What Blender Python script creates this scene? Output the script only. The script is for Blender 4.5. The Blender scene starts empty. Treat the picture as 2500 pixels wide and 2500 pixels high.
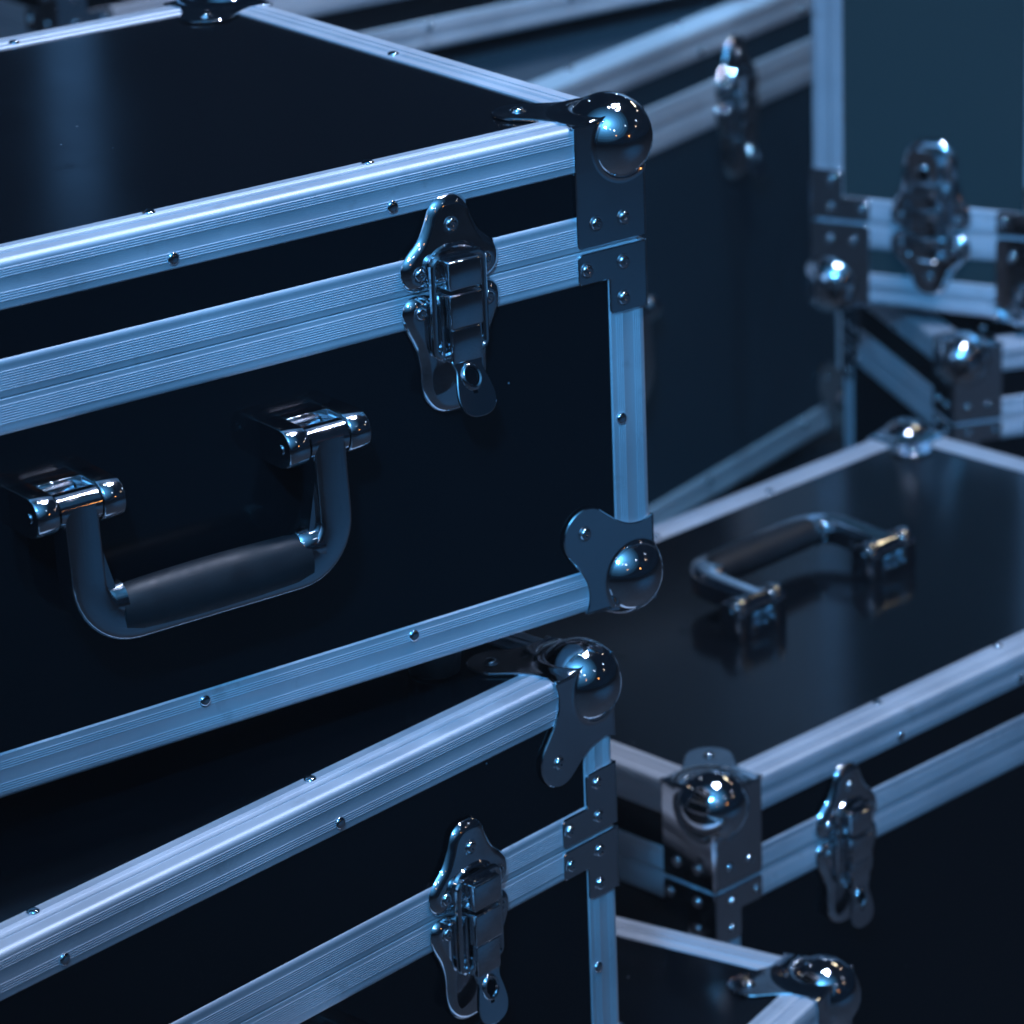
import bpy, bmesh, math, random
from mathutils import Matrix, Vector, Euler

# ------------------------------------------------------------------ scale
# The layout was surveyed from the photograph in millimetres of a 30 mm edge
# profile; the real profile is about 20 mm, so everything is multiplied by S.
S = 0.68
K = 0.001 * S            # millimetre of the survey -> scene metre
def P(x, y, z):          # survey metres -> scene metres
    return Vector((x * S, y * S, z * S))

scene = bpy.context.scene
col = scene.collection

# ------------------------------------------------------------------ camera
CAM = (-1.4472893, -1.8486161, 0.6137908)
RIGHT = Vector((0.8024577, -0.5955621, -0.0369777))
DOWN = Vector((-0.2382645, -0.2629888, -0.9349154))
FWD = Vector((0.5470755, 0.7590406, -0.3529388))
cd = bpy.data.cameras.new('camera')
cam = bpy.data.objects.new('camera', cd)
col.objects.link(cam)
m = Matrix.Identity(4)
for i in range(3):
    m[i][0] = RIGHT[i]; m[i][1] = -DOWN[i]; m[i][2] = -FWD[i]
m.translation = P(*CAM)
cam.matrix_world = m
cd.sensor_width = 36.0
cd.lens = 36.0 * 9129.89 / 2500.0
cd.clip_start = 0.05
cd.clip_end = 200.0
cd.dof.use_dof = True
cd.dof.focus_distance = 2.30 * S
cd.dof.aperture_fstop = 14.6
cd.dof.aperture_blades = 0
scene.camera = cam

# ------------------------------------------------------------------ world, lamps, exposure
world = bpy.data.worlds.new('World')
scene.world = world
world.use_nodes = True
wb = world.node_tree.nodes['Background']
wb.inputs['Color'].default_value = (0.10, 0.38, 1.0, 1)
wb.inputs['Strength'].default_value = 0.013

def area(name, loc, target, sx, sy, power, color, spread=180, disk=False):
    d = bpy.data.lights.new(name, 'AREA')
    d.shape = 'ELLIPSE' if disk else 'RECTANGLE'; d.size = sx * S; d.size_y = sy * S
    d.energy = power * S * S; d.color = color; d.spread = math.radians(spread)
    o = bpy.data.objects.new(name, d); col.objects.link(o)
    o.location = P(*loc)
    o.rotation_euler = (P(*target) - P(*loc)).to_track_quat('-Z', 'Y').to_euler()
    return o
def bulb(name, loc, radius, power, color):
    d = bpy.data.lights.new(name, 'POINT')
    d.shadow_soft_size = radius * S; d.energy = power * S * S; d.color = color
    o = bpy.data.objects.new(name, d); col.objects.link(o)
    o.location = P(*loc)
    return o
def spot(name, loc, target, radius, power, color, angle, blend):
    d = bpy.data.lights.new(name, 'SPOT')
    d.shadow_soft_size = radius * S; d.energy = power * S * S; d.color = color
    d.spot_size = math.radians(angle); d.spot_blend = blend
    o = bpy.data.objects.new(name, d); col.objects.link(o)
    o.location = P(*loc)
    o.rotation_euler = (P(*target) - P(*loc)).to_track_quat('-Z', 'Y').to_euler()
    return o
# stage lamps, placed where their reflections on the ball corners show them to be:
# a cluster of lilac heads overhead, a blue spot above and left of the camera,
# a narrow batten behind, a warm tube on the right and two amber heads in front; the other lamps are added fill
RIG = [(0, 0, 0), (.30, .08, .1), (.55, -.05, 0), (.12, .34, .05), (.42, .36, .1), (.70, .30, .05), (-.28, .18, .1), (.05, -.35, 0), (.40, -.32, .1)]
for i, (dx, dy, dz) in enumerate(RIG):
    bulb('rig_lamp', (0.50 + dx, -0.15 + dy, 2.2 + dz), 0.035, 24.0, (0.64, 0.71, 1.0) if i % 3 else (0.58, 0.74, 1.0))
spot('blue_wash_lamp', (-1.75, -1.8, 1.95), (0.22, -0.02, -0.10), 0.10, 470, (0.08, 0.44, 0.98), 32, 1.0)
spot('rear_haze_fill', (1.5, 1.3, 2.6), (1.5, 1.65, -0.4), 0.10, 460, (0.20, 0.52, 0.90), 36, 1.0)  # added spot, brightens the haze and trim round the rear cases
spot('floor_pool_fill', (1.55, -2.4, 2.4), (1.5, -2.1, -1.0), 0.08, 680, (0.04, 0.38, 0.92), 58, 1.0)  # unseen spot added so the front chrome mirrors a blue pool on the floor
for k in range(10):                                                              # stacked discs added to imitate haze glow round the blue spot
    sz = 9.0 * 0.78 ** k; lum = 0.085 * 1.37 ** k
    area('blue_glow_fill', (-1.5 + .0044 * k, -1.5 + .0047 * k, 2.3 - .0076 * k), (0.0, 0.1, -0.3), sz, sz * .75, lum * math.pi * .589 * sz * sz, (0.11, 0.46, 0.96), disk=True)
for sz, lum in ((2.6, .35), (1.6, .6), (0.8, 1.2)):                              # unseen discs added on the left to brighten the chrome rims
    area('left_glow_fill', (-3.0 - .02 * sz, 0.2, 1.0), (0.3, 0.3, -0.3), sz, sz * .8, lum * math.pi * .628 * sz * sz, (0.22, 0.50, 1.0), disk=True)
for sz, lum in ((2.6, .16), (1.9, .24), (1.2, .42)):                             # discs added far right behind, for sheen on the low case's top
    area('rear_glow_fill', (4.1 + .02 * sz, 3.5 + .02 * sz, 1.25), (0.6, 0.6, -0.6), sz, sz * .8, lum * math.pi * .628 * sz * sz, (0.28, 0.55, 1.0), disk=True)
for k in range(14):                                                              # ring of unseen bulbs added for glints on the chrome edges
    t = 2 * math.pi * (k + .35 * math.sin(k * 2.3)) / 14; rr = 3.6 + .9 * math.sin(k * 1.7); zz = 1.75 + .7 * math.sin(k * 2.9)
    bulb('sparkle_fill', (0.2 + rr * math.cos(t), 0.3 + rr * math.sin(t), zz), 0.05, 2.0, (0.62, 0.74, 1.0) if k % 4 else (1.0, 0.70, 0.50))
area('back_batten_lamp', (1.26, 3.0, 0.75), (-0.4, 0.3, 0.0), 0.07, 0.55, 0.06, (0.16, 0.45, 1.0))
area('warm_tube_lamp', (2.2, 0.8, 1.0), (0.1, 0.1, -0.3), 0.45, 0.07, 1.6, (1.0, 0.84, 0.55))
bulb('amber_lamp', (0.85, -2.4, 0.35), 0.045, 1.2, (1.0, 0.40, 0.10))
bulb('amber_lamp', (-0.75, -2.7, 0.75), 0.035, 0.7, (1.0, 0.42, 0.12))

vs = scene.view_settings
vs.view_transform = 'Standard'
vs.look = 'None'
vs.exposure = 0.0
vs.gamma = 1.0
vs.use_curve_mapping = False
scene.render.engine = 'CYCLES'
scene.cycles.use_denoising = True
scene.cycles.filter_width = 1.7
scene.cycles.max_bounces = 8
scene.cycles.glossy_bounces = 5
scene.cycles.diffuse_bounces = 3
scene.cycles.sample_clamp_indirect = 4.0
scene.cycles.caustics_reflective = False
scene.cycles.caustics_refractive = False

# ------------------------------------------------------------------ materials
def new_mat(name):
    mt = bpy.data.materials.new(name); mt.use_nodes = True
    nt = mt.node_tree
    return mt, nt, nt.nodes['Principled BSDF'], nt.nodes, nt.links
def noise(nt, coord, scale, detail=4, rough=0.55, mapping=None):
    n = nt.nodes.new('ShaderNodeTexNoise')
    n.inputs['Scale'].default_value = scale; n.inputs['Detail'].default_value = detail
    n.inputs['Roughness'].default_value = rough
    if mapping:
        mp = nt.nodes.new('ShaderNodeMapping'); mp.inputs['Scale'].default_value = mapping
        nt.links.new(coord, mp.inputs['Vector']); nt.links.new(mp.outputs['Vector'], n.inputs['Vector'])
    else:
        nt.links.new(coord, n.inputs['Vector'])
    return n.outputs['Fac']
def ramp(nt, fac, a, b, p0=0.0, p1=1.0):
    r = nt.nodes.new('ShaderNodeMapRange')
    r.inputs['From Min'].default_value = p0; r.inputs['From Max'].default_value = p1
    r.inputs['To Min'].default_value = a; r.inputs['To Max'].default_value = b
    nt.links.new(fac, r.inputs['Value'])
    return r.outputs['Result']
def mixc(nt, fac, c0, c1):
    mx = nt.nodes.new('ShaderNodeMix'); mx.data_type = 'RGBA'
    mx.inputs[6].default_value = (*c0, 1); mx.inputs[7].default_value = (*c1, 1)
    nt.links.new(fac, mx.inputs[0])
    return mx.outputs[2]
def bump(nt, b, h, strength, dist):
    bp = nt.nodes.new('ShaderNodeBump')
    bp.inputs['Strength'].default_value = strength; bp.inputs['Distance'].default_value = dist
    nt.links.new(h, bp.inputs['Height']); nt.links.new(bp.outputs['Normal'], b.inputs['Normal'])

def mat_alu():
    mt, nt, b, n, l = new_mat('anodised_aluminium')
    tc = n.new('ShaderNodeTexCoord').outputs['Object']
    b.inputs['Metallic'].default_value = 0.72
    big = noise(nt, tc, 14, 4)
    # dull patches, grime and hairline scratches of handling
    c0 = mixc(nt, ramp(nt, big, 0, 1, .35, .7), (0.66, 0.69, 0.74), (0.78, 0.80, 0.84))
    sc1 = noise(nt, tc, 30, 2, .5, (1, 14, 40)); sc2 = noise(nt, tc, 26, 2, .5, (30, 1.5, 12))
    ad = n.new('ShaderNodeMath'); ad.operation = 'MAXIMUM'
    l.new(ramp(nt, sc1, 0, 1, .70, .74), ad.inputs[0]); l.new(ramp(nt, sc2, 0, 1, .71, .75), ad.inputs[1])
    grime = ramp(nt, noise(nt, tc, 55, 5, .65), 0, .55, .60, .80)
    mg = n.new('ShaderNodeMix'); mg.data_type = 'RGBA'
    l.new(grime, mg.inputs[0]); l.new(c0, mg.inputs[6]); mg.inputs[7].default_value = (0.34, 0.34, 0.35, 1)
    ms = n.new('ShaderNodeMix'); ms.data_type = 'RGBA'
    fs = n.new('ShaderNodeMath'); fs.operation = 'MULTIPLY'; fs.inputs[1].default_value = .35
    l.new(ad.outputs[0], fs.inputs[0]); l.new(fs.outputs[0], ms.inputs[0])
    l.new(mg.outputs[2], ms.inputs[6]); ms.inputs[7].default_value = (0.92, 0.93, 0.95, 1)
    l.new(ms.outputs[2], b.inputs['Base Color'])
    l.new(ramp(nt, big, 0.53, 0.64, .3, .7), b.inputs['Roughness'])
    return mt
def mat_chrome():
    mt, nt, b, n, l = new_mat('nickel_plated_steel')
    tc = n.new('ShaderNodeTexCoord').outputs['Object']
    b.inputs['Metallic'].default_value = 1.0
    b.inputs['Base Color'].default_value = (0.74, 0.76, 0.79, 1)
    sm = noise(nt, tc, 45, 5, .6)
    scr = noise(nt, tc, 60, 3, .6, (1, 9, 22))
    rr = n.new('ShaderNodeMath'); rr.operation = 'ADD'
    l.new(ramp(nt, sm, 0.05, 0.20, .45, .8), rr.inputs[0]); l.new(ramp(nt, scr, 0, .12, .62, .72), rr.inputs[1])
    l.new(rr.outputs[0], b.inputs['Roughness'])
    bump(nt, b, noise(nt, tc, 70, 3), 0.06, 0.0005)
    return mt
def mat_panel(name, tone):
    mt, nt, b, n, l = new_mat(name)
    tc = n.new('ShaderNodeTexCoord').outputs['Object']
    # black laminate with a few dust specks and faint smears
    v = n.new('ShaderNodeTexVoronoi'); v.inputs['Scale'].default_value = 70
    l.new(tc, v.inputs['Vector'])
    dots = ramp(nt, v.outputs['Distance'], 1, 0, 0.02, 0.045)
    pick = ramp(nt, noise(nt, tc, 23, 1), 0, 1, .60, .64)
    mul = n.new('ShaderNodeMath'); mul.operation = 'MULTIPLY'
    l.new(dots, mul.inputs[0]); l.new(pick, mul.inputs[1])
    l.new(mixc(nt, mul.outputs[0], tone, (0.25, 0.27, 0.3)), b.inputs['Base Color'])
    b.inputs['Specular IOR Level'].default_value = 0.35
    r0 = ramp(nt, noise(nt, tc, 9, 5), 0.12, 0.17, .3, .7)
    r1 = ramp(nt, noise(nt, tc, 28, 6, .7), 0, .16, .62, .80)
    ra = n.new('ShaderNodeMath'); ra.operation = 'ADD'
    l.new(r0, ra.inputs[0]); l.new(r1, ra.inputs[1]); l.new(ra.outputs[0], b.inputs['Roughness'])
    bump(nt, b, noise(nt, tc, 1500, 2), 0.05, 0.0001)
    return mt
def mat_rubber():
    mt, nt, b, n, l = new_mat('black_rubber')
    tc = n.new('ShaderNodeTexCoord').outputs['Object']
    l.new(mixc(nt, noise(nt, tc, 60, 4), (0.006, 0.0065, 0.008), (0.016, 0.017, 0.02)), b.inputs['Base Color'])
    l.new(ramp(nt, noise(nt, tc, 80, 4), 0.42, 0.6, .3, .7), b.inputs['Roughness'])
    bump(nt, b, noise(nt, tc, 700, 3), 0.15, 0.0004)
    return mt
def mat_dark():
    mt, nt, b, n, l = new_mat('dark_gap')
    b.inputs['Base Color'].default_value = (0.004, 0.004, 0.005, 1)
    b.inputs['Roughness'].default_value = 0.9
    b.inputs['Specular IOR Level'].default_value = 0.0
    return mt
def mat_floor():
    mt, nt, b, n, l = new_mat('black_stage_floor')
    tc = n.new('ShaderNodeTexCoord').outputs['Object']
    l.new(mixc(nt, noise(nt, tc, 6, 6), (0.016, 0.016, 0.018), (0.045, 0.045, 0.05)), b.inputs['Base Color'])
    l.new(ramp(nt, noise(nt, tc, 11, 5), 0.5, 0.75, .3, .7), b.inputs['Roughness'])
    bump(nt, b, noise(nt, tc, 300, 3), 0.2, 0.001)
    return mt
ALU, CHROME, PANEL, RUBBER, DARK, FLOOR = mat_alu(), mat_chrome(), mat_panel('black_laminate', (0.0035, 0.0040, 0.0052)), mat_rubber(), mat_dark(), mat_floor()

HAZE_TEAL = mat_panel('teal_haze_laminate', (0.045, 0.070, 0.072))  # teal lift of the haze put into the panel colour
HAZE_NAVY = mat_panel('navy_haze_laminate', (0.014, 0.030, 0.042))  # panel tone raised to carry the blue veil of haze

# ------------------------------------------------------------------ mesh helpers (millimetres)
class MB:
    def __init__(self): self.v = []; self.f = []; self.m = []; self.cur = 0
    def add(self, vs, fs, flip=False):
        o = len(self.v); self.v += [tuple(p) for p in vs]
        for f in fs:
            f = [i + o for i in f]
            self.f.append(f[::-1] if flip else f); self.m.append(self.cur)
    def box(self, x0, x1, y0, y1, z0, z1, bev=0.0):
        if bev <= 0:
            vs = [(x, y, z) for z in (z0, z1) for y in (y0, y1) for x in (x0, x1)]
            self.add(vs, [(0, 2, 3, 1), (4, 5, 7, 6), (0, 1, 5, 4), (2, 6, 7, 3), (0, 4, 6, 2), (1, 3, 7, 5)])
        else:
            bm = bmesh.new()
            bmesh.ops.create_cube(bm, size=1)
            for p in bm.verts:
                p.co = Vector(((x0 + x1) / 2 + p.co.x * (x1 - x0), (y0 + y1) / 2 + p.co.y * (y1 - y0), (z0 + z1) / 2 + p.co.z * (z1 - z0)))
            bmesh.ops.bevel(bm, geom=bm.edges[:] + bm.verts[:], offset=bev, segments=3, affect='EDGES', profile=0.5)
            bm.verts.index_update()
            self.add([p.co[:] for p in bm.verts], [[q.index for q in f.verts] for f in bm.faces])
            bm.free()
    def loft(self, rings, cap0=True, cap1=True, closed=True):
        n = len(rings[0]); o = len(self.v)
        vs = [p for r in rings for p in r]; fs = []
        for i in range(len(rings) - 1):
            for j in range(n if closed else n - 1):
                k = (j + 1) % n
                fs.append((i * n + j, i * n + k, (i + 1) * n + k, (i + 1) * n + j))
        if cap0: fs.append(tuple(range(n - 1, -1, -1)))
        if cap1: fs.append(tuple((len(rings) - 1) * n + j for j in range(n)))
        self.add(vs, fs)
    def build(self, name, mats, parent, key=None, sharp=32, loc=(0, 0, 0), rot=(0, 0, 0)):
        if not isinstance(mats, (list, tuple)): mats = [mats]
        me = bpy.data.meshes.new(name)
        me.from_pydata([(x * K, y * K, z * K) for x, y, z in self.v], [], self.f)
        for mt in mats: me.materials.append(mt)
        for p, mi in zip(me.polygons, self.m):
            p.use_smooth = True; p.material_index = mi
        bm = bmesh.new(); bm.from_mesh(me)
        bmesh.ops.recalc_face_normals(bm, faces=bm.faces[:])
        bm.to_mesh(me); bm.free()
        me.set_sharp_from_angle(angle=math.radians(sharp))
        if key is not None: CACHE[key] = me
        return place(name, me, parent, loc, rot)
CACHE = {}
def place(name, me, parent, loc=(0, 0, 0), rot=(0, 0, 0)):
    o = bpy.data.objects.new(name, me); col.objects.link(o)
    o.parent = parent
    o.location = (loc[0] * K, loc[1] * K, loc[2] * K)
    if isinstance(rot, Matrix): o.rotation_euler = rot.to_euler()
    else: o.rotation_euler = rot
    return o
def smooth_closed(pts, n=6):
    out = []; N = len(pts)
    for i in range(N):
        p0, p1, p2, p3 = (Vector(pts[(i + k - 1) % N]) for k in range(4))
        for j in range(n):
            t = j / n
            out.append(tuple(0.5 * ((2 * p1) + (p2 - p0) * t + (2 * p0 - 5 * p1 + 4 * p2 - p3) * t * t + (3 * p1 - p0 - 3 * p2 + p3) * t ** 3)))
    return out
def smooth_open(pts, n=5):
    q = [tuple(2 * Vector(pts[0]) - Vector(pts[1]))] + list(pts) + [tuple(2 * Vector(pts[-1]) - Vector(pts[-2]))]
    out = []
    for i in range(1, len(q) - 2):
        p0, p1, p2, p3 = (Vector(q[i + k - 1]) for k in range(4))
        for j in range(n):
            t = j / n
            out.append(tuple(0.5 * ((2 * p1) + (p2 - p0) * t + (2 * p0 - 5 * p1 + 4 * p2 - p3) * t * t + (3 * p1 - p0 - 3 * p2 + p3) * t ** 3)))
    out.append(tuple(pts[-1]))
    return out
def area2(pts): return sum(pts[i][0] * pts[(i + 1) % len(pts)][1] - pts[(i + 1) % len(pts)][0] * pts[i][1] for i in range(len(pts)))
def inset(pts, d):
    s = 1 if area2(pts) > 0 else -1
    N = len(pts); out = []
    for i in range(N):
        a, b, c = Vector(pts[i - 1]), Vector(pts[i]), Vector(pts[(i + 1) % N])
        t1 = (b - a); t2 = (c - b)
        if t1.length < 1e-6: t1 = t2
        if t2.length < 1e-6: t2 = t1
        t1 = t1.normalized(); t2 = t2.normalized()
        n = Vector((-(t1.y + t2.y), t1.x + t2.x)) * s
        L = n.length
        if L < 1e-4: n = Vector((-t1.y, t1.x)) * s; sc = 1
        else: n /= L; sc = 1 / max(0.55, n.dot(Vector((-t1.y, t1.x)) * s))
        out.append((b.x + n.x * d * sc, b.y + n.y * d * sc))
    return out
def round_poly(pts, r, n=4):
    """round the corners of a polygon; r is a number or one radius per corner"""
    N = len(pts); out = []
    for i in range(N):
        rr = r[i] if isinstance(r, (list, tuple)) else r
        a, b, c = Vector(pts[i - 1]), Vector(pts[i]), Vector(pts[(i + 1) % N])
        if rr <= 0: out.append(tuple(b)); continue
        u = (a - b); w = (c - b); k = min(rr, u.length * .45, w.length * .45)
        u = b + u.normalized() * k; w = b + w.normalized() * k
        for j in range(n + 1):
            t = j / n
            out.append(tuple((1 - t) ** 2 * u + 2 * t * (1 - t) * b + t * t * w))
    return out
def plate(mb, pts, put, t, bev=0.7):
    """a sheet: outline pts (2D), put(p,q,h) -> 3D, thickness t upwards from h=0"""
    mb.loft([[put(p, q, 0) for p, q in pts], [put(p, q, t - bev) for p, q in pts], [put(p, q, t) for p, q in inset(pts, bev)]])

# ---------------------------------------------------------------- aluminium profiles
PITCH = 1.55
def ridges(s0, n, base, h):
    out = []
    for i in range(n):
        s = s0 + i * PITCH
        out += [(s - .08, base), (s + .04, base + h * .1), (s + .36, base + h * .9), (s + .6, base + h), (s + .84, base + h * .9), (s + 1.16, base + h * .1), (s + 1.28, base)]
    return out
def leg(kind):
    """(distance from the corner, relief outwards) along one leg of the 30 mm angle"""
    r = [(4.4, 0), (4.55, 0)]
    if kind == 'side':
        r += ridges(4.9, 4, 0, .40) + ridges(19.2, 4, 0, .40)
    else:
        r += [(11.6, 0), (11.9, -.8), (13.5, -.8), (13.8, 0)] + ridges(18.0, 3, 0, .55)
    r += [(28.8, 0), (29.0, 0), (30.0, -.9), (30.0, -2.0)]
    return r
def angle_section(k1, k2):
    """closed section in (p, q): box corner at the origin, interior towards +p, +q"""
    a = leg(k1); b = leg(k2); sec = []
    for s, h in reversed(a): sec.append((s, -h))       # along p, outside is q = 0
    R = 4.4
    for i in range(1, 9):
        t = math.pi / 2 * i / 9
        sec.append((R - R * math.sin(t), R - R * math.cos(t)))
    for s, h in b: sec.append((-h, s))
    sec.append((2.0, 30.0)); sec.append((2.0, 2.0)); sec.append((30.0, 2.0))
    return sec
def edge_profile(parent, p0, p1, d1, d2, k1, k2):
    """an angle profile from p0 to p1 (mm); d1/d2 unit directions of its two legs"""
    mb = MB(); d1, d2, p0, p1 = Vector(d1), Vector(d2), Vector(p0), Vector(p1)
    sec = angle_section(k1, k2)
    mb.loft([[tuple(p + d1 * a + d2 * b) for a, b in sec] for p in (p0, p1)])
    return mb.build('edge_profile', ALU, parent, sharp=34)
SEAM_LID, SEAM_BASE = 23.5, 22.7
def seam_section(h, up):
    """(z, outwards) of the lid or base closing profile; seam at z = 0, extends to +h (up) or -h"""
    s = 1 if up else -1
    pts = [(0.3, -2.0), (0.3, -.5), (0.9, 0.05)]
    for a, b in ridges(4.3 if up else 4.0, 8, .05, .40): pts.append((a, b))
    pts += [(h - 4.5, .05), (h - 3.4, .25), (h - 2.0, .1), (h - .7, -.5), (h, -1.4), (h, -2.4)]
    return [(s * a, b) for a, b in pts]

# ---------------------------------------------------------------- small hardware
def rivet_mesh(r=4.2, h=2.1, key='rivet'):
    if key in CACHE: return CACHE[key]
    mb = MB(); n = 20; rings = []
    for rho, z in ((r, -.3), (r, .5), (r * .93, h * .55), (r * .72, h * .88), (r * .4, h), (r * .12, h)):
        rings.append([(rho * math.cos(2 * math.pi * i / n), rho * math.sin(2 * math.pi * i / n), z) for i in range(n)])
    mb.loft(rings)
    o = mb.build('rivet', CHROME, None, key=key, sharp=50)
    bpy.data.objects.remove(o)
    return CACHE[key]
def dimple_rivet(key='dimple_rivet'):
    if key in CACHE: return CACHE[key]
    mb = MB(); n = 22; rings = []
    for rho, z in ((5.6, -.2), (5.4, .5), (4.6, .55), (4.2, .35), (3.9, 1.3), (3.0, 2.0), (1.6, 2.3), (1.0, 2.0), (.3, 1.5)):
        rings.append([(rho * math.cos(2 * math.pi * i / n), rho * math.sin(2 * math.pi * i / n), z) for i in range(n)])
    mb.loft(rings)
    o = mb.build('rivet', CHROME, None, key=key, sharp=50)
    bpy.data.objects.remove(o)
    return CACHE[key]
def rivet(parent, loc, normal, mesh=None):
    q = Vector(normal).to_track_quat('Z', 'Y').to_euler()
    return place('rivet', mesh or rivet_mesh(), parent, loc, q)

LEAF_HALF = [(57.5, 0), (55.4, 6), (54.6, 12), (55.8, 20), (60, 29), (67, 38.5), (72.5, 46), (74.6, 54), (73, 62)]
def leaf_outline():
    pts = smooth_open(LEAF_HALF + [(68.6, 68.6)] + [(b, a) for a, b in reversed(LEAF_HALF)], 4)
    return [(0, 0)] + pts
TP = 1.5
def ball_corner(parent, corner, sg, seam=None):
    """pressed steel corner with a ball; sg points from the corner into the box; with seam given, the two
    upright faces are long plates that cover a shallow lid down to the seam"""
    key = ('ball', sg, None if seam is None else round(seam, 1))
    rv = []
    if seam is None:
        for ax in range(3):
            p = [57.0] * 3; p[ax] = -TP; rv.append((p, ax))
    else:
        rv.append(([57.0, 57.0, -TP], 2))
        for ax in (0, 1):
            for d in (40.0, 17.5):
                p = [d] * 3; p[2] = seam - 17.0; p[ax] = -TP; rv.append((p, ax))
    if key not in CACHE:
        mb = MB()
        def putter(ax):
            i, j = [k for k in range(3) if k != ax]
            def put(p, q, h):
                v = [0, 0, 0]; v[i] = p; v[j] = q; v[ax] = -h
                return (v[0] * sg[0], v[1] * sg[1], v[2] * sg[2])
            return put
        for ax in range(3):
            put = putter(ax)
            if ax == 2 or seam is None: out = leaf_outline()
            else: out = round_poly([(0, 0), (55.3, 0), (55.3, seam - 1.5), (0, seam - 1.5)], [0, 0, 5, 0])
            plate(mb, out, put, TP)
            # fillet ring round the ball
            R, c = 29.4, 15.6; n = 44; rings = []
            for rho, h in (((40, TP), (35, TP + .25), (31, TP + .8), (28, TP + 1.6), (25.5, TP + 2.5), (22.6, 0)) if ax == 2 else ((27.2, TP), (25.6, TP + .15), (24.6, TP + .6), (24.0, TP + 1.2), (23.2, 0))):
                if h == 0: h = math.sqrt(R * R - rho * rho) - c
                rings.append([put(max(-TP, c + rho * math.cos(2 * math.pi * k / n)), max(-TP, c + rho * math.sin(2 * math.pi * k / n)), h + (.02 if h == TP else 0)) for k in range(n)])
            mb.loft(rings, cap0=False, cap1=False)
        # rolled edges where two faces meet
        for ax in range(3):
            i, j = [k for k in range(3) if k != ax]
            L = 57.0 if (seam is None or ax != 2) else seam - 1.5
            rr = []
            for e in (0, L):
                ring = []
                for k in range(6):
                    t = math.pi / 2 * k / 5; v = [0, 0, 0]
                    v[i] = -TP * math.cos(t); v[j] = -TP * math.sin(t); v[ax] = e
                    ring.append((v[0] * sg[0], v[1] * sg[1], v[2] * sg[2]))
                v = [0, 0, 0]; v[ax] = e; ring.append((v[0] * sg[0], v[1] * sg[1], v[2] * sg[2]))
                rr.append(ring)
            mb.loft(rr)
        R, c = 29.4, 15.6
        nu, nv = 48, 26; rings = []
        for a in range(1, nv):
            th = math.pi * a / nv
            rings.append([tuple(sg[k] * (c + R * w) for k, w in enumerate((math.sin(th) * math.cos(2 * math.pi * b / nu), math.sin(th) * math.sin(2 * math.pi * b / nu), math.cos(th)))) for b in range(nu)])
        mb.loft(rings)
        o = mb.build('ball_corner', CHROME, parent, key=key, loc=corner, sharp=40)
    else:
        o = place('ball_corner', CACHE[key], parent, corner)
    for p, ax in rv:
        nn = [0, 0, 0]; nn[ax] = -sg[ax]
        rivet(o, (p[0] * sg[0], p[1] * sg[1], p[2] * sg[2]), nn, dimple_rivet())
    return o
def corner_bracket(parent, corner, sg):
    """T-shaped steel bracket folded round an upright edge at the seam; sg[2] is the way it points"""
    key = ('bracket', sg)
    rv = []
    for ax in (0, 1):
        for d, h in ((48.5, 12.8), (18.6, 12.8), (19.2, 37.5)):
            p = [d] * 3; p[2] = h; p[ax] = -TP; rv.append((p, ax))
    if key not in CACHE:
        mb = MB()
        out = round_poly([(0, 1.5), (55.3, 1.5), (55.3, 22.5), (29.8, 22.5), (29.8, 47), (0, 47)], [0, 4, 4, 1.5, 4, 0])
        for ax in (0, 1):
            def put(p, q, h, ax=ax):
                v = [0, 0, q]; v[1 - ax] = p; v[ax] = -h
                return (v[0] * sg[0], v[1] * sg[1], v[2] * sg[2])
            plate(mb, out, put, TP)
        rr = []
        for e in (1.5, 47):
            ring = [(-TP * math.cos(math.pi / 2 * k / 5) * sg[0], -TP * math.sin(math.pi / 2 * k / 5) * sg[1], e * sg[2]) for k in range(6)]
            rr.append(ring + [(0, 0, e * sg[2])])
        mb.loft(rr)
        o = mb.build('corner_bracket', CHROME, parent, key=key, loc=corner)
    else:
        o = place('corner_bracket', CACHE[key], parent, corner)
    for p, ax in rv:
        nn = [0, 0, 0]; nn[ax] = -sg[ax]
        rivet(o, (p[0] * sg[0], p[1] * sg[1], p[2] * sg[2]), nn, dimple_rivet())
    return o

# ---------------------------------------------------------------- draw latch (x right, z up, outwards = -y; seam at z = 0)
def stamped(mb, pts, y0, depth=4.4):
    rings = [[(p, y0, q) for p, q in pts]]
    for d, h in ((.5, 1.1), (2.4, depth * .62), (4.6, depth * .93), (6.2, depth)):
        rings.append([(p, y0 - h, q) for p, q in inset(pts, d)])
    mb.loft(rings)
def sweep(mb, path, r, n=10, closed=False):
    N = len(path); rings = []
    for i, p in enumerate(path):
        p = Vector(p)
        a = Vector(path[i - 1]) if (i > 0 or closed) else p
        b = Vector(path[(i + 1) % N]) if (i < N - 1 or closed) else p
        t = (b - a).normalized()
        u = t.cross(Vector((0, 1, 0))); u = u.normalized() if u.length > .1 else Vector((1, 0, 0))
        w = t.cross(u).normalized()
        rings.append([tuple(p + u * r * math.cos(2 * math.pi * k / n) + w * r * math.sin(2 * math.pi * k / n)) for k in range(n)])
    if closed: rings.append(rings[0]); mb.loft(rings, False, False)
    else: mb.loft(rings)
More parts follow.
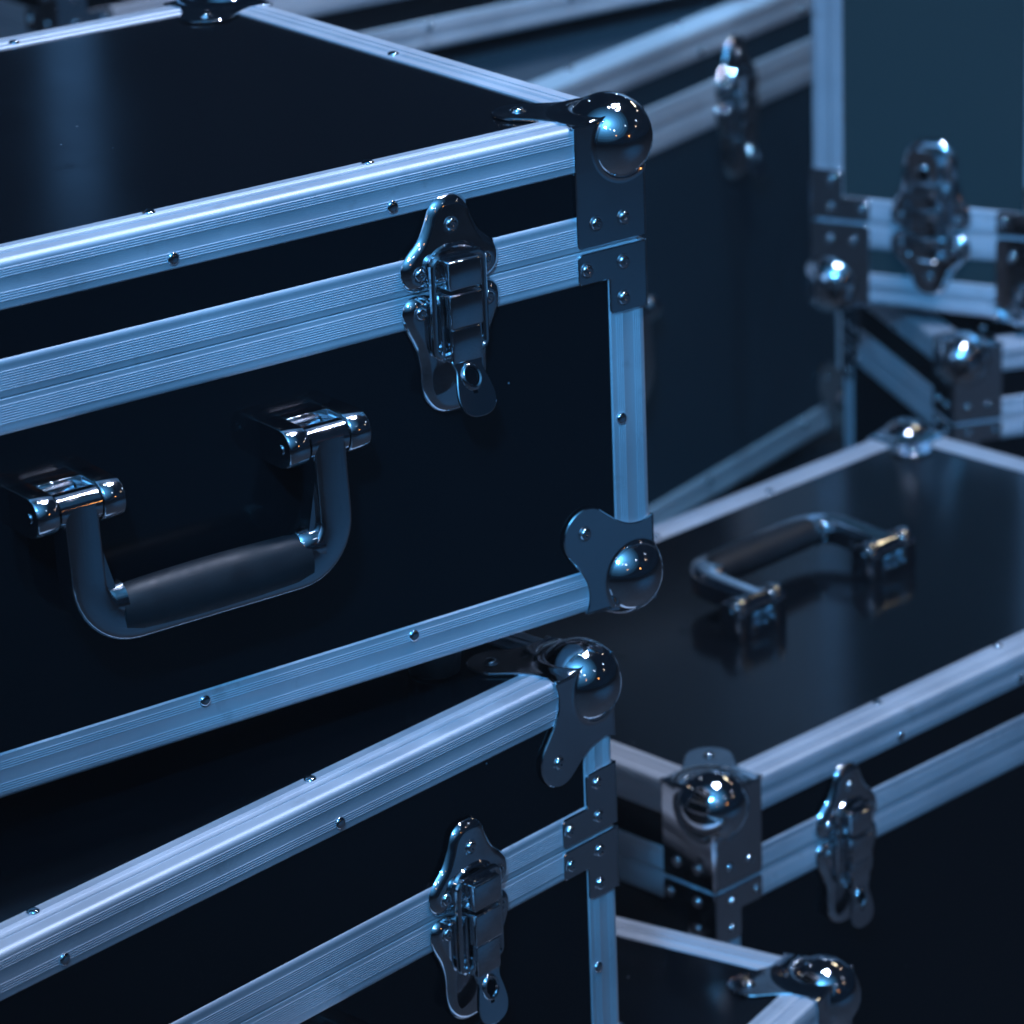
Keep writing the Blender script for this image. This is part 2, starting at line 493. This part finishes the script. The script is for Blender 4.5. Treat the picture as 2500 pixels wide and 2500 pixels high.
def latch(parent, loc, rot=(0, 0, 0), tilt=-20):
    def part(name, key, make, mats, par, lc=(0, 0, 0), rt=(0, 0, 0), sharp=35):
        if key in CACHE: return place(name, CACHE[key], par, lc, rt)
        mb = MB(); make(mb)
        return mb.build(name, mats, par, key=key, loc=lc, rot=rt, sharp=sharp)
    def base(mb):
        half = [(0, -83), (9, -82.3), (17, -78), (23, -70), (25.5, -60), (26, -47), (29, -35), (35.5, -22), (37.8, -13), (36.5, -6), (31, -1.6), (22, -1), (12, -3)]
        pts = [(-x, z) for x, z in reversed(half)] + half[1:]
        stamped(mb, smooth_closed(pts, 4), 0)
    o = part('latch', 'latch_base', base, CHROME, parent, loc, rot)
    def strike(mb):
        half = [(0, 60), (8, 58.8), (14.5, 53.5), (18.5, 44), (24, 34), (32, 26.5), (37.2, 19), (37, 9), (32, 3), (24, .8), (14, 2.5), (0, 3.5)]
        pts = half + [(-x, z) for x, z in reversed(half[1:-1])]
        stamped(mb, smooth_closed(pts, 4), 0)
        # pressed bead above the hook
        sweep(mb, [(17 * math.cos(t), -4.6, 19 + 9 * math.sin(t)) for t in [math.pi * k / 14 for k in range(15)]], 2.2, 8)
    part('strike_plate', 'latch_strike', strike, CHROME, o)
    def bail(mb):
        path = []
        for cx, cz, a0 in ((14, 17, 0), (-14, 17, 90), (-14, -36, 180), (14, -36, 270)):
            for k in range(6):
                t = math.radians(a0 + 18 * k); path.append((cx + 5.5 * math.cos(t), -8.6, cz + 5.5 * math.sin(t)))
        sweep(mb, path, 2.5, 10, True)
    part('bail', 'latch_bail', bail, CHROME, o)
    def hook(mb): mb.box(-12.6, 12.6, -17.5, -3, 2.6, 21.2, 1.1)
    part('hook', 'latch_hook', hook, CHROME, o)
    def lever(mb):
        mb.box(-12.4, 12.4, -17.6, -3, -22.6, -.4, 1.0)
        mb.box(-11.0, 11.0, -16.4, -3, -46, -23.2, 1.0)
        for s in (-1, 1): mb.box(s * 14.4 - 1, s * 14.4 + 1, -11, -2, -45, -1, .4)
        for s in (-1, 1):
            n = 12; ring = lambda y, r: None
            mb.loft([[(s * e, -7.5 + 2.2 * math.cos(2 * math.pi * k / n), -36 + 2.2 * math.sin(2 * math.pi * k / n)) for k in range(n)] for e in (12.5, 17.2)])
    part('lever', 'latch_lever', lever, CHROME, o)
    def tab(mb):
        half = [(10, 0), (10.2, -8), (12.8, -18), (14, -27), (11.5, -34.5), (5, -38.4)]
        pts = [(-x, z) for x, z in reversed(half)] + half
        pts = smooth_closed(pts, 4)
        mb.loft([[(p, 0, q) for p, q in pts], [(p, -1.6, q) for p, q in pts], [(p, -2.0, q) for p, q in inset(pts, .5)]])
        n = 28; rings = []
        for rho, y in ((9.4, -1.9), (8.8, -3.2), (7.6, -3.9), (6.2, -3.5), (5.6, -2.2)):
            rings.append([(-.5 + rho * .82 * math.cos(2 * math.pi * k / n), y, -13 + rho * math.sin(2 * math.pi * k / n)) for k in range(n)])
        mb.loft(rings, False, False)
    t = part('key_tab', 'latch_tab', tab, CHROME, o, (0, -12.5, -44), (math.radians(tilt), 0, 0))
    def keyhole(mb):
        n = 20
        mb.loft([[(-.5 + 4.3 * math.cos(2 * math.pi * k / n), y, -13 + 5.2 * math.sin(2 * math.pi * k / n)) for k in range(n)] for y in (-1.0, -2.15)])
        mb.box(-2.0, 1.0, -2.2, -1.0, -24, -17)
    place_key = part('keyhole', 'latch_keyhole', keyhole, DARK, o, (0, -12.5, -44), (math.radians(tilt), 0, 0))
    for x, z in ((-.5, 41.5), (-25.5, 13.5), (25.5, 13.5), (-26, -11.5), (26, -11.5)):
        rivet(o, (x, -4.3, z), (0, -1, 0), dimple_rivet())
    return o

# ---------------------------------------------------------------- carry handle (x right, z up, outwards = -y; hinge axis at z = 0)
def handle(parent, loc, rot=(0, 0, 0)):
    def part(name, key, make, mats, par, lc=(0, 0, 0), rt=(0, 0, 0), sharp=38, swing=True):
        if key in CACHE: return place(name, CACHE[key], par, lc, rt)
        mb = MB(); make(mb)
        if swing:                                      # the bow hangs a little away from the panel
            ca, sa = math.cos(math.radians(3.5)), math.sin(math.radians(3.5))
            mb.v = [(x, -24 + (y + 24) * ca + z * sa, -(y + 24) * sa + z * ca) for x, y, z in mb.v]
        return mb.build(name, mats, par, key=key, loc=lc, rot=rt, sharp=sharp)
    YC = -24.0
    def bow(mb):
        # flat strap section swept along the U: wide in the plane of the handle, 17 mm deep
        def sec(w, d, r=3.4):
            return round_poly([(-w, -d), (w, -d), (w, d), (-w, d)], r, 3)
        path = [(-88, 2), (-88, -20), (-88, -45)]
        for k in range(1, 10):
            t = math.pi + math.pi / 2 * k / 9; path.append((-58 + 30 * math.cos(t), -46.5 + 30 * math.sin(t)))
        path += [(-30, -76.5)]
        path = path + [(-x, z) for x, z in reversed(path)]
        rings = []
        for i, (x, z) in enumerate(path):
            a = Vector(path[max(0, i - 1)]); b = Vector(path[min(len(path) - 1, i + 1)])
            t = (b - a).normalized(); nrm = Vector((-t.y, t.x))
            edge = abs(x) < 60
            w = 11.6
            d = 10.5
            rings.append([(x + nrm.x * p, YC + q, z + nrm.y * p) for p, q in sec(w, d)])
        mb.loft(rings)
        # barrels that turn in the hinges
        for s in (-1, 1):
            n = 24
            mb.loft([[(s * 88 + e, -24 + 10.4 * math.cos(2 * math.pi * k / n), 10.4 * math.sin(2 * math.pi * k / n)) for k in range(n)] for e in (-13.8, 13.8)])
        # webs inside the bends
        for s in (-1, 1):
            tri = [(s * 77.5, -20), (s * 77.5, -66), (s * 66, -66)]
            mb.loft([[(x, y, z) for x, z in tri] for y in (YC - 5.6, YC + 6)])
    o = part('handle', 'handle_bow', bow, CHROME, parent, loc, rot)
    def grip(mb):
        n = 28; rings = []
        for i in range(13):
            t = i / 12; x = -67 + 134 * t
            r = 16.6 + 1.6 * math.sin(math.pi * t)
            if i in (0, 12): r -= 1.2
            rings.append([(x, YC + (r * .78) * math.cos(2 * math.pi * k / n), -71.8 + r * math.sin(2 * math.pi * k / n)) for k in range(n)])
        mb.loft(rings)
    part('grip', 'handle_grip', grip, RUBBER, o)
    def collar(mb):
        n = 28; rings = []
        for x, r in ((-9, 11), (-7, 12.2), (0, 12.6), (6.6, 13.4), (7, 12.5)):
            rings.append([(x, YC + r * .84 * math.cos(2 * math.pi * k / n), -65.0 + r * math.sin(2 * math.pi * k / n)) for k in range(n)])
        mb.loft(rings)
    part('collar', 'handle_collar_l', collar, CHROME, o, (-70.5, 0, 0))
    part('collar', 'handle_collar_r', lambda mb: collar(mb), CHROME, o, (70.5, 0, 0), (0, 0, 0))
    def hinge(mb):
        # side view (y, z): flat top sloping to a round nose
        prof = [(0, 12.5), (-18, 12.5)]
        for k in range(9):
            t = math.pi / 2 - math.pi * .95 * k / 8; prof.append((-23 - 12.2 * math.cos(t), -.2 + 12.7 * math.sin(t)))
        prof += [(-12, -13), (0, -13)]
        def sc(x, k): return [(x, -17 + (y + 17) * k, z * k) for y, z in prof]
        for x0, x1 in ((-30, -15), (15, 30)):
            mb.loft([sc(x0, .93), sc(x0 + .35, .975), sc(x0 + 1.1, 1), sc(x1 - 1.1, 1), sc(x1 - .35, .975), sc(x1, .93)])
        mb.box(-15, 15, -9, 0, -13, 12.5, .5)
        mb.box(-15, 15, -13, -9, -13, -2, .5)
        # pin heads
        n = 14
        for e in (-30.2, 30.2):
            mb.loft([[(e + dx, -24 + 3.4 * math.cos(2 * math.pi * k / n), 3.4 * math.sin(2 * math.pi * k / n)) for k in range(n)] for dx in (-.8, .8)])
    for s in (-1, 1): part('hinge', 'handle_hinge', hinge, CHROME, o, (s * 88, 0, 0), swing=False)
    return o

# ---------------------------------------------------------------- one flight case
FOOT = 33.0
def flight_case(label, corner, which, yaw, W, D, H, lid, scale=1.0, flip=False, feet=True, rivet_step=159.0, rivet_phase=0,
                latches=(), tilt=-20, board=None, top_handle=None, front_handle=None, label_group='flight cases stacked on the stage'):
    """corner: survey position (m) of the outer corner `which` = (x side, y side, z side) of the shell, each -1 or 1.
    W, D, H in mm; lid = height of lid edge above the closing profile; flip puts the lid at the bottom."""
    root = bpy.data.objects.new('flight_case', None); col.objects.link(root)
    root.empty_display_size = 0.1
    root['label'] = label; root['category'] = 'flight case'; root['group'] = label_group
    f = FOOT if feet else 0.0
    zb, zt = f, f + H
    c, s = math.cos(yaw), math.sin(yaw)
    lx, ly, lz = which[0] * W / 2 * scale, which[1] * D / 2 * scale, (zt if which[2] > 0 else zb) * scale
    root.location = (P(*corner) - Vector((c * lx - s * ly, s * lx + c * ly, lz)) * K)
    root.rotation_euler = (0, 0, yaw)
    root.scale = (scale,) * 3
    X, Y = W / 2, D / 2
    seam = (zb + lid + SEAM_LID) if flip else (zt - lid - SEAM_LID)     # height of the seam
    plate_lid = lid < 85
    lid_h = lid + SEAM_LID
    # upper / lower closing profile heights
    up_h, dn_h = (SEAM_BASE, SEAM_LID) if flip else (SEAM_LID, SEAM_BASE)
    # ---- panels, recessed behind the profiles
    R = 1.3; TH = 5.0
    def slab(name, x0, x1, y0, y1, z0, z1):
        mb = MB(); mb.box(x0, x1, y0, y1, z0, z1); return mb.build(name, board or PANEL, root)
    slab('top_panel', -X + 8, X - 8, -Y + 8, Y - 8, zt - R - TH, zt - R)
    slab('bottom_panel', -X + 8, X - 8, -Y + 8, Y - 8, zb + R, zb + R + TH)
    for nm, z0, z1 in (('lower_panel', zb + 8, seam - 6), ('upper_panel', seam + 6, zt - 8)):
        slab(nm, -X + 8, X - 8, -Y + R, -Y + R + TH, z0, z1)
        slab(nm, -X + 8, X - 8, Y - R - TH, Y - R, z0, z1)
        slab(nm, -X + R, -X + R + TH, -Y + 8, Y - 8, z0, z1)
        slab(nm, X - R - TH, X - R, -Y + 8, Y - 8, z0, z1)
    # ---- angle profiles
    G = 9
    for sz, zz in ((-1, zt), (1, zb)):
        for sy in (-1, 1):
            edge_profile(root, (-X + G, sy * Y, zz), (X - G, sy * Y, zz), (0, -sy, 0), (0, 0, sz), 'top', 'side')
        for sx in (-1, 1):
            edge_profile(root, (sx * X, -Y + G, zz), (sx * X, Y - G, zz), (-sx, 0, 0), (0, 0, sz), 'top', 'side')
    for sx in (-1, 1):
        for sy in (-1, 1):
            edge_profile(root, (sx * X, sy * Y, zb + G), (sx * X, sy * Y, seam - 1), (-sx, 0, 0), (0, -sy, 0), 'side', 'side')
            edge_profile(root, (sx * X, sy * Y, seam + 1), (sx * X, sy * Y, zt - G), (-sx, 0, 0), (0, -sy, 0), 'side', 'side')
    # ---- closing profiles round the seam
    for up, h in ((True, up_h), (False, dn_h)):
        sec = seam_section(h, up)
        for ax, sgn, half, off in ((0, -1, X, Y), (0, 1, X, Y), (1, -1, Y, X), (1, 1, Y, X)):
            rings = []
            for e in (-half + 6, half - 6):
                if ax == 0: rings.append([(e, sgn * (off + b), seam + a) for a, b in sec])
                else: rings.append([(sgn * (off + b), e, seam + a) for a, b in sec])
            mb = MB(); mb.loft(rings); mb.build('closing_profile', ALU, root, sharp=34)
    # ---- corners
    for sx in (-1, 1):
        for sy in (-1, 1):
            for sz, zz in ((-1, zt), (1, zb)):
                lid_end = (sz == 1) if flip else (sz == -1)
                ball_corner(root, (sx * X, sy * Y, zz), (-sx, -sy, sz), (lid_h if (plate_lid and lid_end) else None))
            if flip:
                corner_bracket(root, (sx * X, sy * Y, seam), (-sx, -sy, 1))
                if not plate_lid: corner_bracket(root, (sx * X, sy * Y, seam), (-sx, -sy, -1))
            else:
                corner_bracket(root, (sx * X, sy * Y, seam), (-sx, -sy, -1))
                if not plate_lid: corner_bracket(root, (sx * X, sy * Y, seam), (-sx, -sy, 1))
    # ---- rivets in the profiles
    def spots(half):
        out = []; k = 0
        x = rivet_phase * rivet_step
        n = int((half - 80) / rivet_step) + 1
        for i in range(-n - 1, n + 2):
            v = x + i * rivet_step
            if abs(v) < half - 85: out.append(v)
        return out
    for v in spots(X):
        for sy in (-1, 1):
            rivet(root, (v, sy * (Y - 24.3), zt), (0, 0, 1))
            rivet(root, (v, sy * Y, zt - 23.0), (0, sy, 0))
            rivet(root, (v, sy * Y, zb + 22.8), (0, sy, 0))
    for v in ([0.0] if D < 560 else [-D / 6, D / 6]):
        for sx in (-1, 1):
            rivet(root, (sx * (X - 23.0), v, zt), (0, 0, 1))
            rivet(root, (sx * X, v, zt - 23.0), (sx, 0, 0))
            rivet(root, (sx * X, v, zb + 22.8), (sx, 0, 0))
    lo, hi = (zb + 60, seam - 50) if not flip else (seam + 50, zt - 60)
    for sx in (-1, 1):
        for sy in (-1, 1):
            zm = (lo + hi) / 2
            rivet(root, (sx * (X - 23.0), sy * Y, zm), (0, sy, 0))
            rivet(root, (sx * X, sy * (Y - 23.0), zm), (sx, 0, 0))
    # ---- fittings
    for x in latches:
        latch(root, (x, -Y - 1.0, seam), Matrix.Rotation(math.pi, 3, 'Y') if flip else (0, 0, 0), tilt)
    if front_handle is not None:
        hx, hz = front_handle
        handle(root, (hx, -Y + R, hz))
    if top_handle is not None:
        hx, hy = top_handle
        handle(root, (hx, hy, zt - R), Matrix.Rotation(-math.pi / 2, 3, 'X') @ Matrix.Rotation(math.pi, 3, 'Y'))
    if feet:
        for sx in (-1, 1):
            for sy in (-1, 1):
                if 'foot' in CACHE: place('foot', CACHE['foot'], root, (sx * (X - 145), sy * (Y - 54), 0))
                else:
                    mb = MB(); n = 26; rings = []
                    for r, z in ((15.5, -.8), (17.5, .4), (20, 31), (20, FOOT + 1.6)):
                        rings.append([(r * math.cos(2 * math.pi * k / n), r * math.sin(2 * math.pi * k / n), z) for k in range(n)])
                    mb.loft(rings)
                    mb.build('foot', RUBBER, root, key='foot', loc=(sx * (X - 145), sy * (Y - 54), 0))
    return root

# ------------------------------------------------------------------ the stage floor
FLOOR_Z = -1.0985
mb = MB(); mb.box(-12000, 12000, -12000, 12000, -40, 0)
fl = mb.build('floor', FLOOR, None)
fl.location = P(0, 0, FLOOR_Z)
fl['kind'] = 'structure'

# ------------------------------------------------------------------ the cases
# upper case of the front stack
flight_case('black flight case with a hanging carry handle, top of the front stack on rubber feet',
            (0, 0, 0), (1, -1, 1), 0.0, 712, 492.7, 333, 59.2, latches=(199.4, -199.4), tilt=-24, front_handle=(-5, 333 + FOOT - 151.0))
# the case it stands on
flight_case('black flight case with a deep lid, squeezed under the handled case',
            (-0.0438, -0.0078, -0.3660), (1, -1, 1), 0.2048, 756, 560, 334, 99.7, rivet_step=230.5, rivet_phase=0.5,
            latches=(228, -228), tilt=-9, front_handle=(0, FOOT + 334 - 172))
# the lowest one of that stack, turned by almost a right angle
flight_case('lowest flight case of the front stack, only one ball corner and lid edges showing',
            (0.2410, 0.0757, -0.7330), (1, 1, 1), -1.1891, 740, 1000, 332, 99.7, rivet_step=230, rivet_phase=0.5)
# low case beside the stack, handle lying on its top
flight_case('low flight case on the floor with a chrome handle lying flat on its top',
            (0.2396, 0.2362, -0.6449), (-1, -1, 1), 0.1382, 775, 453, 420, 60.0, latches=(-229, 229), tilt=-7, top_handle=(-16, -14))
# large case behind
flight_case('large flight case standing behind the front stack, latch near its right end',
            (1.7034, 1.7297, -0.4431), (1, -1, 1), 0.3423, 967, 520, 479, 56.5, scale=1.2795, rivet_step=190, board=HAZE_NAVY,
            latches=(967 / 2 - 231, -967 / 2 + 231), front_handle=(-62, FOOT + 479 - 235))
# case lying lid down on the large one
flight_case('flight case resting lid downwards on top of the large rear case',
            (0.5115, 1.6778, -0.4255), (-1, -1, -1), 0.0106, 800, 380, 330, 54.6, scale=1.2373, flip=True, feet=False, rivet_step=170)
# narrow upright case on the right
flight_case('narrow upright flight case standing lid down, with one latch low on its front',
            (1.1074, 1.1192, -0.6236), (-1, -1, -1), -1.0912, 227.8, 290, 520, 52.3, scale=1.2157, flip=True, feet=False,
            rivet_step=300, board=HAZE_TEAL, latches=(-1.5,))
# the case that carries it
flight_case('flight case on the floor carrying the narrow upright case on its corner',
            (1.1320, 0.9203, -0.6399), (-1, -1, 1), -0.3641, 560, 335, 425, 59.9, latches=(-160, 160))

# ------------------------------------------------------------------ stage haze
HAZE = 0.0072
mh = bpy.data.materials.new('stage_haze'); mh.use_nodes = True
nt = mh.node_tree
for n in list(nt.nodes):
    if n.type == 'BSDF_PRINCIPLED': nt.nodes.remove(n)
pv = nt.nodes.new('ShaderNodeVolumePrincipled')
pv.inputs['Color'].default_value = (0.85, 0.92, 1.0, 1)
pv.inputs['Density'].default_value = HAZE
pv.inputs['Anisotropy'].default_value = 0.2
nt.links.new(pv.outputs['Volume'], nt.nodes['Material Output'].inputs['Volume'])
mb = MB(); mb.box(-13000, 13000, -13000, 13000, -2200, 1000)
hz = mb.build('haze', mh, None)
hz['kind'] = 'stuff'
